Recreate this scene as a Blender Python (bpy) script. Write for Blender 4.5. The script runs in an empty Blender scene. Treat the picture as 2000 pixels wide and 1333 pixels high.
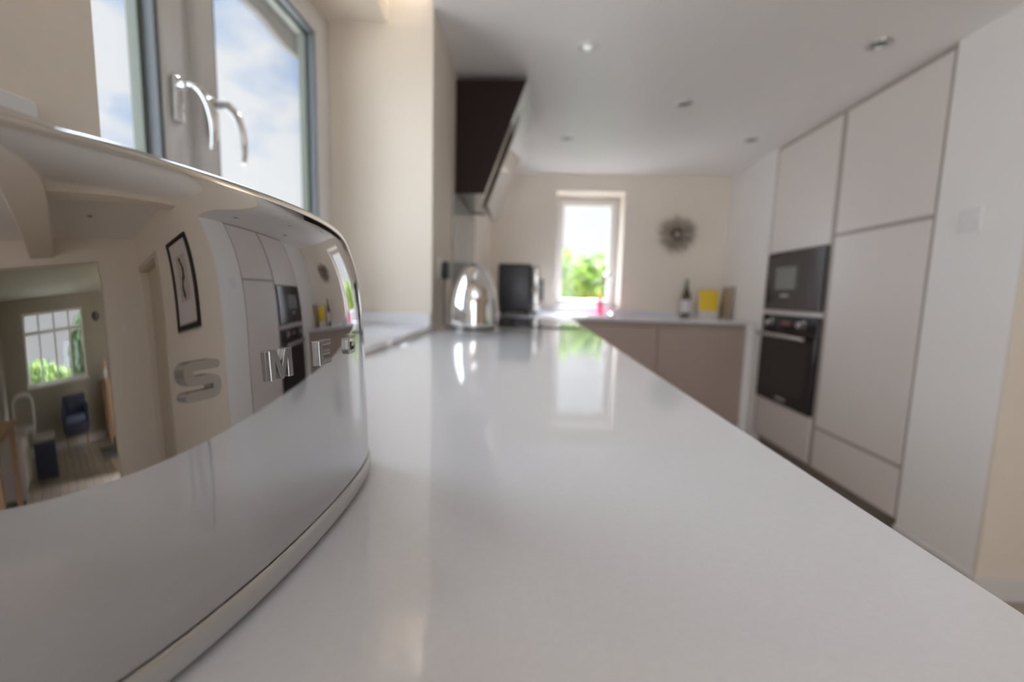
import bpy, bmesh, math, random
from mathutils import Vector, Matrix, noise
random.seed(7)
PI = math.pi
Z0 = 1.10            # the camera stands 1.10 m above the floor; heights below are written relative to the lens
scene = bpy.context.scene
C = scene.collection

# ------------------------------------------------------------------ camera, exposure, sky, sun
cam_d = bpy.data.cameras.new('camera'); cam = bpy.data.objects.new('camera', cam_d); C.objects.link(cam)
cam_d.lens = 15.0; cam_d.sensor_width = 36.0; cam_d.clip_start = 0.01
vx, vy, f_px = 41.0, 91.5, 833.33
dcol = Vector((vx/f_px, vy/f_px, -1.0)).normalized()
roll = math.radians(1.55)
hd = Vector((math.cos(roll), -math.sin(roll), 0))
up = hd.cross(dcol).normalized()
if up.y < 0: up = -up
xr = dcol.cross(up)
cam.matrix_world = Matrix.Translation((0, 0, Z0)) @ Matrix((xr, dcol, up)).to_4x4()
cam_d.dof.use_dof = True; cam_d.dof.focus_distance = 0.25; cam_d.dof.aperture_fstop = 4.0
scene.camera = cam

scene.view_settings.view_transform = 'Standard'; scene.view_settings.look = 'None'
scene.view_settings.gamma = 1.0; scene.view_settings.use_curve_mapping = False
scene.view_settings.exposure = 0.0
scene.cycles.max_bounces = 14; scene.cycles.diffuse_bounces = 8; scene.cycles.glossy_bounces = 6
scene.cycles.transparent_max_bounces = 12
scene.cycles.caustics_reflective = False; scene.cycles.caustics_refractive = False
scene.cycles.sample_clamp_indirect = 6.0

world = bpy.data.worlds.new('sky'); scene.world = world; world.use_nodes = True
wn = world.node_tree; wn.nodes.clear()
def wnode(t, **k):
    n = wn.nodes.new(t)
    for a, b in k.items(): setattr(n, a, b)
    return n
wo = wnode('ShaderNodeOutputWorld'); bg = wnode('ShaderNodeBackground'); tc = wnode('ShaderNodeTexCoord')
mp = wnode('ShaderNodeMapping'); mp.inputs['Scale'].default_value = (1.0, 1.0, 2.3); mp.inputs['Location'].default_value = (0.35, 0.2, 0.15)
n1 = wnode('ShaderNodeTexNoise'); n1.inputs['Scale'].default_value = 2.6; n1.inputs['Detail'].default_value = 5; n1.inputs['Roughness'].default_value = 0.5
cr = wnode('ShaderNodeValToRGB'); cr.color_ramp.elements[0].position = 0.38; cr.color_ramp.elements[0].color = (0.27, 0.47, 0.80, 1)
cr.color_ramp.elements[1].position = 0.50; cr.color_ramp.elements[1].color = (0.80, 0.83, 0.86, 1)
wn.links.new(tc.outputs['Generated'], mp.inputs['Vector']); wn.links.new(mp.outputs[0], n1.inputs['Vector'])
sx = wnode('ShaderNodeSeparateXYZ'); mr = wnode('ShaderNodeMapRange'); mr.inputs['From Min'].default_value = 0.80; mr.inputs['From Max'].default_value = 0.97; mr.inputs['To Max'].default_value = 0.22
ad_ = wnode('ShaderNodeMath', operation='ADD'); wn.links.new(tc.outputs['Generated'], sx.inputs[0]); wn.links.new(sx.outputs['Y'], mr.inputs['Value'])
ms_ = wnode('ShaderNodeMath', operation='MULTIPLY_ADD'); ms_.inputs[1].default_value = 1.0; ms_.inputs[2].default_value = 1.12; wn.links.new(mr.outputs[0], ms_.inputs[0]); wn.links.new(ms_.outputs[0], bg.inputs['Strength'])
wn.links.new(n1.outputs['Fac'], ad_.inputs[0]); wn.links.new(mr.outputs[0], ad_.inputs[1]); wn.links.new(ad_.outputs[0], cr.inputs['Fac']); wn.links.new(cr.outputs[0], bg.inputs['Color'])
bg.inputs['Strength'].default_value = 1.12; wn.links.new(bg.outputs[0], wo.inputs[0])

def sun(name, d, strength, angle, color):      # d: where the light comes from
    l = bpy.data.lights.new(name, 'SUN'); l.energy = strength; l.angle = math.radians(angle); l.color = color
    o = bpy.data.objects.new(name, l); C.objects.link(o)
    o.rotation_euler = Vector(d).normalized().to_track_quat('Z', 'Y').to_euler(); o.location = (0, 0, 6)
def area(name, loc, d, sx, sy, power, color):  # d: where it shines to
    l = bpy.data.lights.new(name, 'AREA'); l.shape = 'RECTANGLE'; l.size = sx; l.size_y = sy; l.energy = power; l.color = color
    o = bpy.data.objects.new(name, l); C.objects.link(o)
    o.location = (loc[0], loc[1], loc[2] + Z0); o.rotation_euler = (-Vector(d)).normalized().to_track_quat('Z', 'Y').to_euler()
def spot(name, loc, power, color):
    l = bpy.data.lights.new(name, 'SPOT'); l.energy = power; l.spot_size = math.radians(150); l.spot_blend = 1.0; l.shadow_soft_size = 0.045; l.color = color
    o = bpy.data.objects.new(name, l); C.objects.link(o); o.location = (loc[0], loc[1], loc[2] + Z0 - 0.05)
sun('sun', (0.35, -0.6, 0.72), 3.0, 1.0, (1, 0.93, 0.84))
sun('sky_light_west', (-1, 0.1, 0.3), 10.5, 100, (0.80, 0.90, 1.0))
sun('sky_light_north', (0.1, 1, 1.0), 78.0, 34, (0.86, 0.92, 1.0))
area('fill_rear', (0.45, -2.75, 0.0), (0.6, 1, -0.03), 1.5, 2.0, 38, (0.95, 0.95, 1.0))  # added fill light behind the viewer, brightens the kitchen from the rear
area('fill_overhead', (0.6, -1.2, 1.56), (0.12, 1, -0.8), 1.4, 1.0, 9, (0.92, 0.96, 1.0))  # added fill light under the hall ceiling; no roof window is built

# ------------------------------------------------------------------ materials
MATS = {}
def mat(name, color, rough=0.5, metal=0.0, bump=0.0, bscale=60, vary=0.0, spec=0.5, coat=0.0):
    m = bpy.data.materials.new(name); m.use_nodes = True; nt = m.node_tree; b = nt.nodes['Principled BSDF']
    b.inputs['Base Color'].default_value = (*color, 1); b.inputs['Roughness'].default_value = rough
    b.inputs['Metallic'].default_value = metal; b.inputs['Specular IOR Level'].default_value = spec; b.inputs['Coat Weight'].default_value = coat
    if bump or vary:
        t = nt.nodes.new('ShaderNodeTexCoord'); n = nt.nodes.new('ShaderNodeTexNoise'); n.inputs['Scale'].default_value = bscale; n.inputs['Detail'].default_value = 4
        nt.links.new(t.outputs['Object'], n.inputs['Vector'])
        if bump:
            bp = nt.nodes.new('ShaderNodeBump'); bp.inputs['Strength'].default_value = bump; bp.inputs['Distance'].default_value = 0.002
            nt.links.new(n.outputs['Fac'], bp.inputs['Height']); nt.links.new(bp.outputs[0], b.inputs['Normal'])
        if vary:
            r = nt.nodes.new('ShaderNodeValToRGB'); nt.links.new(n.outputs['Fac'], r.inputs['Fac']); nt.links.new(r.outputs[0], b.inputs['Base Color'])
            r.color_ramp.elements[0].position = 0.3; r.color_ramp.elements[1].position = 0.7
            r.color_ramp.elements[0].color = (*[c*(1-vary) for c in color], 1); r.color_ramp.elements[1].color = (*[min(1, c*(1+vary)) for c in color], 1)
    MATS[name] = m; return m
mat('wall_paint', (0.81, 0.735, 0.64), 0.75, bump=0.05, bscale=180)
mat('wall_lit_white', (0.88, 0.87, 0.86), 0.7, bump=0.04, bscale=180)  # wall paint with window light put into its colour; also plain white parts
mat('ceiling_paint', (0.88, 0.865, 0.86), 0.42, bump=0.02, bscale=150)
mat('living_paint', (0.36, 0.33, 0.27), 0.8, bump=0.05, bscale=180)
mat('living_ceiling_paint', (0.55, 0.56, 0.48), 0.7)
mat('upvc', (0.74, 0.73, 0.72), 0.35)
mat('gasket', (0.16, 0.18, 0.20), 0.5)
mat('gasket_green', (0.20, 0.225, 0.19), 0.5)
mat('quartz', (0.81, 0.82, 0.86), 0.06, vary=0.015, bscale=300, spec=0.7)
mat('cabinet_taupe', (0.76, 0.71, 0.68), 0.38)
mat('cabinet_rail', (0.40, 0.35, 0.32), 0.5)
mat('cabinet_brown', (0.46, 0.37, 0.32), 0.42)
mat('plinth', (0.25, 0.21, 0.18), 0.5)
mat('mirror_steel', (0.54, 0.535, 0.535), 0.035, 1.0)
mat('satin_steel', (0.62, 0.61, 0.60), 0.36, 1.0)
mat('brushed_steel', (0.62, 0.61, 0.60), 0.22, 1.0)
mat('chrome', (0.80, 0.80, 0.80), 0.06, 1.0)
mat('letter_steel', (0.40, 0.40, 0.395), 0.26, 1.0)
mat('black_glass', (0.012, 0.011, 0.012), 0.04)
mat('oven_glass', (0.030, 0.026, 0.026), 0.12)
mat('dark_window', (0.17, 0.18, 0.17), 0.2)
mat('black_plastic', (0.02, 0.02, 0.022), 0.3)
mat('grey_plastic', (0.10, 0.10, 0.11), 0.4)
mat('hood_side', (0.020, 0.010, 0.009), 0.45, spec=0.2)
mat('hood_mirror', (0.66, 0.66, 0.66), 0.08, 1.0)
mat('splash', (0.50, 0.52, 0.49), 0.12)
mat('white_plastic', (0.80, 0.80, 0.80), 0.35)
mat('oak', (0.42, 0.27, 0.14), 0.45, vary=0.15, bscale=14)
mat('pale_wood', (0.38, 0.31, 0.23), 0.5, vary=0.1, bscale=20)
mat('twig', (0.34, 0.30, 0.25), 0.8)
mat('yellow_card', (0.80, 0.56, 0.03), 0.6)
mat('white_card', (0.78, 0.76, 0.74), 0.6)
mat('pink_card', (0.70, 0.45, 0.42), 0.6)
mat('bottle_glass', (0.055, 0.04, 0.012), 0.06)
mat('bottle_foil', (0.14, 0.20, 0.15), 0.35)
mat('paper_label', (0.72, 0.72, 0.76), 0.6)
mat('red_liquid', (0.62, 0.06, 0.14), 0.2)
mat('orange_cap', (0.85, 0.28, 0.06), 0.4)
mat('frame_black', (0.008, 0.008, 0.008), 0.5, spec=0.2)
mat('mount', (0.66, 0.60, 0.58), 0.7)
mat('paper', (0.52, 0.46, 0.40), 0.7)
mat('ink', (0.03, 0.03, 0.035), 0.6)
mat('navy', (0.030, 0.036, 0.070), 0.6)
mat('navy_light', (0.16, 0.21, 0.36), 0.6)
mat('sofa_fabric', (0.50, 0.47, 0.45), 0.9, bump=0.3, bscale=90)
mat('sofa_white', (0.72, 0.71, 0.72), 0.9)
mat('rug_grey', (0.10, 0.10, 0.105), 0.95, bump=0.4, bscale=120)
mat('dark_wood', (0.05, 0.03, 0.02), 0.5)
mat('door_paint', (0.62, 0.55, 0.45), 0.5)
mat('render_grey', (0.13, 0.13, 0.135), 0.8)
mat('paving_grey', (0.22, 0.21, 0.19), 0.9, vary=0.15, bscale=3)  # grey paving, toned so that no green bounces indoors
mat('bark', (0.12, 0.08, 0.05), 0.9)
mat('terracotta', (0.70, 0.36, 0.22), 0.7)
mat('rubber', (0.02, 0.02, 0.02), 0.7)
mat('display_red', (0.20, 0.04, 0.03), 0.3)
mat('logo_grey', (0.42, 0.40, 0.38), 0.35)

def glass_mat():
    m = bpy.data.materials.new('window_glass'); m.use_nodes = True; nt = m.node_tree; nt.nodes.clear()
    o = nt.nodes.new('ShaderNodeOutputMaterial'); mx = nt.nodes.new('ShaderNodeMixShader'); t = nt.nodes.new('ShaderNodeBsdfTransparent')
    g = nt.nodes.new('ShaderNodeBsdfGlossy'); g.inputs['Roughness'].default_value = 0.0; lw = nt.nodes.new('ShaderNodeLayerWeight'); pw = nt.nodes.new('ShaderNodeMath'); pw.operation = 'POWER'; pw.inputs[1].default_value = 4.0; fr = nt.nodes.new('ShaderNodeMath'); fr.operation = 'MULTIPLY_ADD'; fr.inputs[1].default_value = 0.8; fr.inputs[2].default_value = 0.035
    nt.links.new(lw.outputs['Facing'], pw.inputs[0]); nt.links.new(pw.outputs[0], fr.inputs[0])
    t.inputs['Color'].default_value = (0.98, 0.98, 0.98, 1)
    nt.links.new(fr.outputs[0], mx.inputs[0]); nt.links.new(t.outputs[0], mx.inputs[1]); nt.links.new(g.outputs[0], mx.inputs[2]); nt.links.new(mx.outputs[0], o.inputs[0])
    MATS['glass'] = m
glass_mat()
def floor_mat():
    m = mat('floor_wood', (0.36, 0.27, 0.19), 0.22); nt = m.node_tree; b = nt.nodes['Principled BSDF']
    t = nt.nodes.new('ShaderNodeTexCoord'); br = nt.nodes.new('ShaderNodeTexBrick'); br.inputs['Scale'].default_value = 1.0
    br.inputs['Brick Width'].default_value = 1.2; br.inputs['Row Height'].default_value = 0.14; br.inputs['Mortar Size'].default_value = 0.003
    br.inputs['Color1'].default_value = (0.46, 0.38, 0.31, 1); br.inputs['Color2'].default_value = (0.40, 0.33, 0.27, 1); br.inputs['Mortar'].default_value = (0.16, 0.12, 0.09, 1)
    nt.links.new(t.outputs['Object'], br.inputs['Vector']); nt.links.new(br.outputs['Color'], b.inputs['Base Color'])
floor_mat()
def leaf_mat(name, c1, c2):
    m = bpy.data.materials.new(name); m.use_nodes = True; nt = m.node_tree; b = nt.nodes['Principled BSDF']
    t = nt.nodes.new('ShaderNodeTexCoord'); n = nt.nodes.new('ShaderNodeTexNoise'); n.inputs['Scale'].default_value = 5; n.inputs['Detail'].default_value = 6
    r = nt.nodes.new('ShaderNodeValToRGB'); r.color_ramp.elements[0].position = 0.35; r.color_ramp.elements[1].position = 0.65
    r.color_ramp.elements[0].color = (*c1, 1); r.color_ramp.elements[1].color = (*c2, 1)
    nt.links.new(t.outputs['Object'], n.inputs['Vector']); nt.links.new(n.outputs['Fac'], r.inputs['Fac']); nt.links.new(r.outputs[0], b.inputs['Base Color'])
    b.inputs['Roughness'].default_value = 0.6
    tr = nt.nodes.new('ShaderNodeBsdfTranslucent'); nt.links.new(r.outputs[0], tr.inputs['Color']); ad = nt.nodes.new('ShaderNodeMixShader'); ad.inputs[0].default_value = 0.45
    o = nt.nodes['Material Output']; nt.links.new(b.outputs[0], ad.inputs[1]); nt.links.new(tr.outputs[0], ad.inputs[2]); nt.links.new(ad.outputs[0], o.inputs[0])
    MATS[name] = m
leaf_mat('leaf_bright', (0.06, 0.15, 0.02), (0.24, 0.32, 0.07))
leaf_mat('leaf_dark', (0.03, 0.08, 0.02), (0.10, 0.17, 0.04))

# ------------------------------------------------------------------ mesh helpers
LOC = {}
class MB:
    def __init__(s): s.bm = bmesh.new(); s.smooth = False
    def box(s, x0, x1, y0, y1, z0, z1):
        v = [s.bm.verts.new((x, y, z)) for x in (x0, x1) for y in (y0, y1) for z in (z0, z1)]
        for f in ((0,1,3,2),(4,6,7,5),(0,4,5,1),(2,3,7,6),(0,2,6,4),(1,5,7,3)): s.bm.faces.new([v[i] for i in f])
        return s
    def rbox(s, x0, x1, y0, y1, z0, z1, r, seg=3):
        b2 = bmesh.new(); v = [b2.verts.new((x, y, z)) for x in (x0, x1) for y in (y0, y1) for z in (z0, z1)]
        for f in ((0,1,3,2),(4,6,7,5),(0,4,5,1),(2,3,7,6),(0,2,6,4),(1,5,7,3)): b2.faces.new([v[i] for i in f])
        bmesh.ops.bevel(b2, geom=list(b2.edges), offset=r, segments=seg, profile=0.5, affect='EDGES'); s.merge(b2); return s
    def merge(s, b2, M=None):
        if M is not None: bmesh.ops.transform(b2, matrix=M, verts=b2.verts)
        mp_ = {v: s.bm.verts.new(v.co) for v in b2.verts}
        for f in b2.faces:
            try: s.bm.faces.new([mp_[v] for v in f.verts])
            except ValueError: pass
        b2.free()
    def prism(s, pts, axis, a, b):             # pts: 2D outline; axis: 'x','y','z' = extrusion axis
        def P(p, t): return {'x': (t, p[0], p[1]), 'y': (p[0], t, p[1]), 'z': (p[0], p[1], t)}[axis]
        A = [s.bm.verts.new(P(p, a)) for p in pts]; B = [s.bm.verts.new(P(p, b)) for p in pts]; n = len(pts)
        s.bm.faces.new(A); s.bm.faces.new(B[::-1])
        for i in range(n): s.bm.faces.new((A[i], B[i], B[(i+1) % n], A[(i+1) % n]))
        return s
    def lathe(s, prof, c, n=48, axis='z'):     # prof: (r, h) pairs; c: centre
        rings = []
        def P(r, h, a):
            x, y = r*math.cos(a), r*math.sin(a)
            return {'z': (c[0]+x, c[1]+y, c[2]+h), 'x': (c[0]+h, c[1]+x, c[2]+y), 'y': (c[0]+y, c[1]+h, c[2]+x)}[axis]
        for r, h in prof:
            rings.append([s.bm.verts.new(P(0, h, 0))] if r < 1e-6 else [s.bm.verts.new(P(r, h, 2*PI*i/n)) for i in range(n)])
        for A, B in zip(rings, rings[1:]):
            for i in range(n):
                j = (i+1) % n
                q = [A[i % len(A)], A[j % len(A)], B[j % len(B)], B[i % len(B)]]; u = []
                [u.append(k) for k in q if k not in u]
                if len(u) > 2: s.bm.faces.new(u)
        return s
    def tube(s, pts, r, n=12, caps=True):
        pts = [Vector(p) for p in pts]; R = r if isinstance(r, (list, tuple)) else [r]*len(pts)
        t0 = (pts[1]-pts[0]).normalized(); nrm = t0.orthogonal().normalized(); rings = []
        for i, p in enumerate(pts):
            t = (pts[min(i+1, len(pts)-1)] - pts[max(i-1, 0)]).normalized()
            nrm = (nrm - t*nrm.dot(t)).normalized(); bn = t.cross(nrm)
            rings.append([s.bm.verts.new(p + (nrm*math.cos(2*PI*k/n) + bn*math.sin(2*PI*k/n))*R[i]) for k in range(n)])
        for A, B in zip(rings, rings[1:]):
            for k in range(n): s.bm.faces.new((A[k], A[(k+1) % n], B[(k+1) % n], B[k]))
        if caps: s.bm.faces.new(rings[0][::-1]); s.bm.faces.new(rings[-1])
        return s
    def loft(s, rings, cap0=True, cap1=True):
        V = [[s.bm.verts.new(p) for p in r] for r in rings]; n = len(V[0])
        for A, B in zip(V, V[1:]):
            for k in range(n): s.bm.faces.new((A[k], A[(k+1) % n], B[(k+1) % n], B[k]))
        if cap0: s.bm.faces.new(V[0][::-1])
        if cap1: s.bm.faces.new(V[-1])
        return s
    def build(s, name, m, parent=None, smooth=False, bevel=0, angle=35, seg=2, **tags):
        bmesh.ops.recalc_face_normals(s.bm, faces=s.bm.faces)
        off = Vector((0, 0, Z0))
        base = LOC[parent.name] if parent is not None else None
        if parent is not None: off = Vector((0, 0, Z0)) - base
        else:
            xs = [v.co for v in s.bm.verts]
            cx = (min(v.x for v in xs)+max(v.x for v in xs))/2; cy = (min(v.y for v in xs)+max(v.y for v in xs))/2; cz = min(v.z for v in xs)
            org = Vector((cx, cy, cz+Z0)); off = Vector((0, 0, Z0)) - org
        for v in s.bm.verts: v.co += off
        me = bpy.data.meshes.new(name); s.bm.to_mesh(me); s.bm.free(); me.materials.append(MATS[m])
        if smooth:
            for p in me.polygons: p.use_smooth = True
            try: me.set_sharp_from_angle(angle=math.radians(angle))
            except Exception: pass
        o = bpy.data.objects.new(name, me); C.objects.link(o)
        if parent is not None: o.parent = parent; LOC[o.name] = base
        else: o.location = org; LOC[o.name] = org.copy()
        if bevel:
            b = o.modifiers.new('bevel', 'BEVEL'); b.width = bevel; b.segments = seg; b.limit_method = 'ANGLE'; b.angle_limit = math.radians(40)
        for k, v in tags.items(): o[k] = v
        return o
def thing(name, loc, label=None, cat=None, group=None, kind=None):
    o = bpy.data.objects.new(name, None); C.objects.link(o); o.empty_display_size = 0.05
    o.location = (loc[0], loc[1], loc[2]+Z0); LOC[o.name] = Vector(o.location)
    if label: o['label'] = label
    if cat: o['category'] = cat
    if group: o['group'] = group
    if kind: o['kind'] = kind
    return o
def tag(o, label, cat, group=None):
    o['label'] = label; o['category'] = cat
    if group: o['group'] = group
    return o
S = dict(kind='structure')
FL = -1.10; WT = -0.16; CL = 1.07; CH = 1.58       # floor, worktop, kitchen ceiling, hall ceiling

# ------------------------------------------------------------------ the shell
MB().box(-0.90, 7.15, -2.75, 4.35, FL-0.1, FL).build('floor', 'floor_wood', **S)
m = MB(); m.box(-0.90, -0.41, -2.75, 0.40, FL, 1.7); m.box(-0.90, -0.41, 1.722, 4.35, FL, 1.7); m.box(-0.90, -0.41, 0.40, 1.722, FL, -0.158)
m.box(-0.90, -0.41, 0.40, 1.722, 1.25, 1.7); m.box(-0.90, -0.585, 0.40, 1.722, 1.013, 1.25)
m.build('wall_left', 'wall_paint', **S)
m = MB(); m.box(-0.41, 0.19, 3.95, 4.35, FL, 1.7); m.box(0.79, 2.45, 3.95, 4.35, FL, 1.7); m.box(0.19, 0.79, 3.95, 4.35, FL, -0.12); m.box(0.19, 0.79, 3.95, 4.35, 0.925, 1.7)
m.build('wall_far', 'wall_paint', **S)
m = MB(); m.box(1.70, 2.45, 3.24, 3.95, FL, CL); m.box(2.35, 2.45, 1.945, 3.24, FL, CL); m.build('wall_right', 'wall_lit_white', **S)
MB().box(1.70, 2.45, 1.60, 1.945, FL, CL).build('wall_pier', 'wall_lit_white', **S)
m = MB(); m.box(2.45, 3.18, 1.60, 1.80, FL, CH); m.box(3.98, 4.0, 1.60, 1.80, FL, CH); m.box(3.18, 3.98, 1.60, 1.80, 0.98, CH); m.box(-0.41, 1.70, 1.585, 1.60, CL, CH); m.box(1.70, 3.18, 1.585, 1.60, FL, CH); m.box(3.18, 4.0, 1.585, 1.60, 0.98, CH); m.box(3.98, 4.0, 1.585, 1.60, FL, 0.98)
m.build('wall_hall', 'wall_paint', **S)
MB().box(3.18, 3.98, 1.86, 1.90, FL, 1.1).build('wall_cupboard', 'door_paint', **S)
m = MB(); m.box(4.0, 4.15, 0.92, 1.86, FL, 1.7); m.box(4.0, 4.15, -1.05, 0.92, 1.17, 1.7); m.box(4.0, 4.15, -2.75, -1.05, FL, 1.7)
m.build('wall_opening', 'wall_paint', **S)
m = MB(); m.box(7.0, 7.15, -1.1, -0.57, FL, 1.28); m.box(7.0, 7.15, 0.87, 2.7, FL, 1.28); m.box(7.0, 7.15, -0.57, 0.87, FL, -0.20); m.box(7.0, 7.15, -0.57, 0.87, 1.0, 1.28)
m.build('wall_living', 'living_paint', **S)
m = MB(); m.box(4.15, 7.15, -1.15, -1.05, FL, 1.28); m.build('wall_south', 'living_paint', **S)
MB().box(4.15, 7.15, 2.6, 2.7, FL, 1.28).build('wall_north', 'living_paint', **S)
m = MB(); m.box(-0.41, -0.30, -2.75, -2.6, FL, CH); m.box(1.20, 4.0, -2.75, -2.6, FL, CH); m.box(-0.30, 1.20, -2.75, -2.6, 1.0, CH)
m.build('wall_rear', 'wall_paint', **S)
MB().box(-0.41, 2.45, 1.60, 3.95, CL, CL+0.08).build('ceiling', 'ceiling_paint', **S)
MB().box(-0.90, 4.15, -2.75, 1.70, CH, CH+0.1).build('ceiling_hall', 'ceiling_paint', **S)
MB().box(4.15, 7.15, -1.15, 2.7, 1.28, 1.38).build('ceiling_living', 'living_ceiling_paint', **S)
MB().box(2.00, 2.20, 0.26, 1.585, 1.38, CH).build('trim_1', 'wall_paint', bevel=0.01, **S)
MB().box(-0.41, 4.0, -0.08, 0.25, 1.27, CH).build('trim_2', 'wall_paint', bevel=0.01, **S)
m = MB(); m.box(1.685, 3.1, 1.572, 1.585, FL, FL+0.09)
m.build('baseboard_hall', 'upvc', bevel=0.003, **S)
MB().box(1.687, 1.70, 1.586, 1.945, FL, FL+0.09).build('baseboard_right', 'upvc', bevel=0.003, **S)
m = MB(); m.box(6.985, 7.0, -1.05, 2.6, FL, FL+0.1); m.build('baseboard_living', 'upvc', bevel=0.003, **S)
# hall door with its architrave
m = MB(); m.box(3.10, 3.18, 1.565, 1.585, FL, 1.06); m.box(3.18, 3.99, 1.565, 1.585, 0.98, 1.06); m.box(3.18, 3.20, 1.585, 1.80, FL, 0.98); m.box(3.20, 3.98, 1.60, 1.80, 0.96, 0.98)
m.build('trim_3', 'door_paint', bevel=0.004, **S)
dr = thing('door_1', (3.59, 1.72, FL), kind='structure')
m = MB(); m.box(3.205, 3.975, 1.72, 1.76, FL+0.01, 0.95); m.build('door_leaf', 'door_paint', dr, bevel=0.003)
for za, zb in ((-0.95, -0.25), (-0.10, 0.82)):
    for xa, xb in ((3.30, 3.55), (3.63, 3.88)): MB().box(xa, xb, 1.714, 1.721, za, zb).build('panel', 'door_paint', dr, bevel=0.004)
m = MB(); m.box(3.235, 3.265, 1.705, 1.72, -0.32, -0.17); m.tube([(3.25, 1.705, -0.22), (3.25, 1.665, -0.22), (3.27, 1.655, -0.22), (3.36, 1.655, -0.22)], 0.009); m.build('handle', 'black_plastic', dr, smooth=True)

# ------------------------------------------------------------------ window over the worktop (left)
def prof_rect(m, plane, p, q, r, s, w, t0, t1):     # a rectangular ring; plane 'x' -> (y,z) rectangle p..q, r..s ; w width
    if plane == 'x':
        m.box(t0, t1, p, p+w, r, s); m.box(t0, t1, q-w, q, r, s); m.box(t0, t1, p+w, q-w, r, r+w); m.box(t0, t1, p+w, q-w, s-w, s)
    else:
        m.box(p, p+w, t0, t1, r, s); m.box(q-w, q, t0, t1, r, s); m.box(p+w, q-w, t0, t1, r, r+w); m.box(p+w, q-w, t0, t1, s-w, s)
    return m
win = thing('window_1', (-0.85, 1.06, -0.138), kind='structure')
m = prof_rect(MB(), 'x', 0.402, 1.720, -0.136, 1.012, 0.075, -0.852, -0.815); m.box(-0.852, -0.815, 0.955, 1.03, -0.08, 0.957)
m.build('window_frame', 'upvc', win, bevel=0.006)
def monkey_tail(y, z, par):
    h = MB(); h.rbox(-0.792, -0.780, y-0.012, y+0.012, z-0.075, z+0.02, 0.004)
    h.tube([(-0.782, y, z), (-0.765, y, z)], 0.010)
    pts = []; 
    for i in range(13):
        a = i/12*PI*0.62; pts.append((-0.762 + 0.050*math.sin(a), y + 0.004, z + 0.004 - 0.100*(1-math.cos(a))))
    h.tube(pts, [0.010-0.0045*i/12 for i in range(13)], 12); return h.build('handle', 'chrome', par, smooth=True)
def sash(y0, y1, hy):
    s_ = prof_rect(MB(), 'x', y0, y1, -0.082, 0.958, 0.058, -0.850, -0.792).build('sash', 'upvc', win, bevel=0.007)
    prof_rect(MB(), 'x', y0+0.056, y1-0.056, -0.026, 0.902, 0.012, -0.835, -0.800).build('gasket', 'gasket', s_)
    prof_rect(MB(), 'x', y0+0.066, y1-0.066, -0.016, 0.892, 0.010, -0.852, -0.828).build('glazing_edge', 'gasket_green', s_)
    MB().box(-0.842, -0.836, y0+0.06, y1-0.06, -0.02, 0.896).build('pane', 'glass', win)
    monkey_tail(hy, 0.43, win)
sash(0.458, 0.978, 0.945); sash(1.018, 1.640, 1.047)
MB().box(-0.815, -0.405, 0.402, 1.720, -0.158, -0.138).build('trim_4', 'quartz', bevel=0.002, **S)
m = MB(); m.box(-0.812, -0.412, 1.708, 1.722, -0.138, -0.088); m.box(-0.812, -0.412, 0.40, 0.414, -0.138, -0.088); m.build('trim_5', 'quartz', bevel=0.002, **S)

# ------------------------------------------------------------------ far window above the sink
w2 = thing('window_2', (0.49, 4.25, -0.12), kind='structure')
prof_rect(MB(), 'y', 0.192, 0.788, -0.118, 0.923, 0.035, 4.20, 4.28).build('window_frame', 'upvc', w2, bevel=0.005)
prof_rect(MB(), 'y', 0.222, 0.758, -0.088, 0.893, 0.050, 4.175, 4.25).build('sash', 'upvc', w2, bevel=0.006)
MB().box(0.27, 0.71, 4.21, 4.216, -0.04, 0.845).build('pane', 'glass', w2)
m = MB(); m.rbox(0.465, 0.535, 4.16, 4.176, -0.075, -0.055, 0.004); m.rbox(0.42, 0.56, 4.135, 4.15, -0.062, -0.045, 0.006); m.rbox(0.485, 0.515, 4.145, 4.168, -0.07, -0.05, 0.004); m.build('handle', 'white_plastic', w2, smooth=True)
m = MB(); m.box(0.192, 0.788, 3.935, 4.20, -0.12, -0.10); m.build('trim_6', 'quartz', bevel=0.002, **S)
MB().box(-0.405, 1.70, 3.935, 3.95, WT, -0.12).build('trim_7', 'quartz', bevel=0.002, **S)

# living room window
w3 = thing('window_3', (7.05, 0.15, -0.2), kind='structure')
prof_rect(MB(), 'x', -0.57, 0.87, -0.20, 1.0, 0.05, 7.02, 7.09).build('window_frame', 'upvc', w3)
m = MB(); m.box(7.02, 7.08, -0.52, 0.82, 0.60, 0.66)
for k in (1, 2, 3): m.box(7.03, 7.08, -0.57+1.44*k/4-0.02, -0.57+1.44*k/4+0.02, -0.15, 0.95)
m.build('glazing_bar', 'upvc', w3)
MB().box(7.05, 7.056, -0.52, 0.82, -0.15, 0.95).build('pane', 'glass', w3)
MB().box(6.93, 7.02, -0.60, 0.90, -0.225, -0.20).build('window_sill', 'upvc', w3)
# unseen glazed doors behind the viewer, added to let light in
w4 = thing('door_added', (0.45, -2.68, FL), kind='structure')
m = MB()
for k in range(2): prof_rect(m, 'y', -0.30+0.75*k, 0.45+0.75*k, FL, 1.0, 0.06, -2.71, -2.65)
m.build('door_frame', 'upvc', w4)
m = MB()
for k in range(2): m.box(-0.24+0.75*k, 0.39+0.75*k, -2.685, -2.679, FL+0.06, 0.94)
m.build('pane', 'glass', w4)

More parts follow.
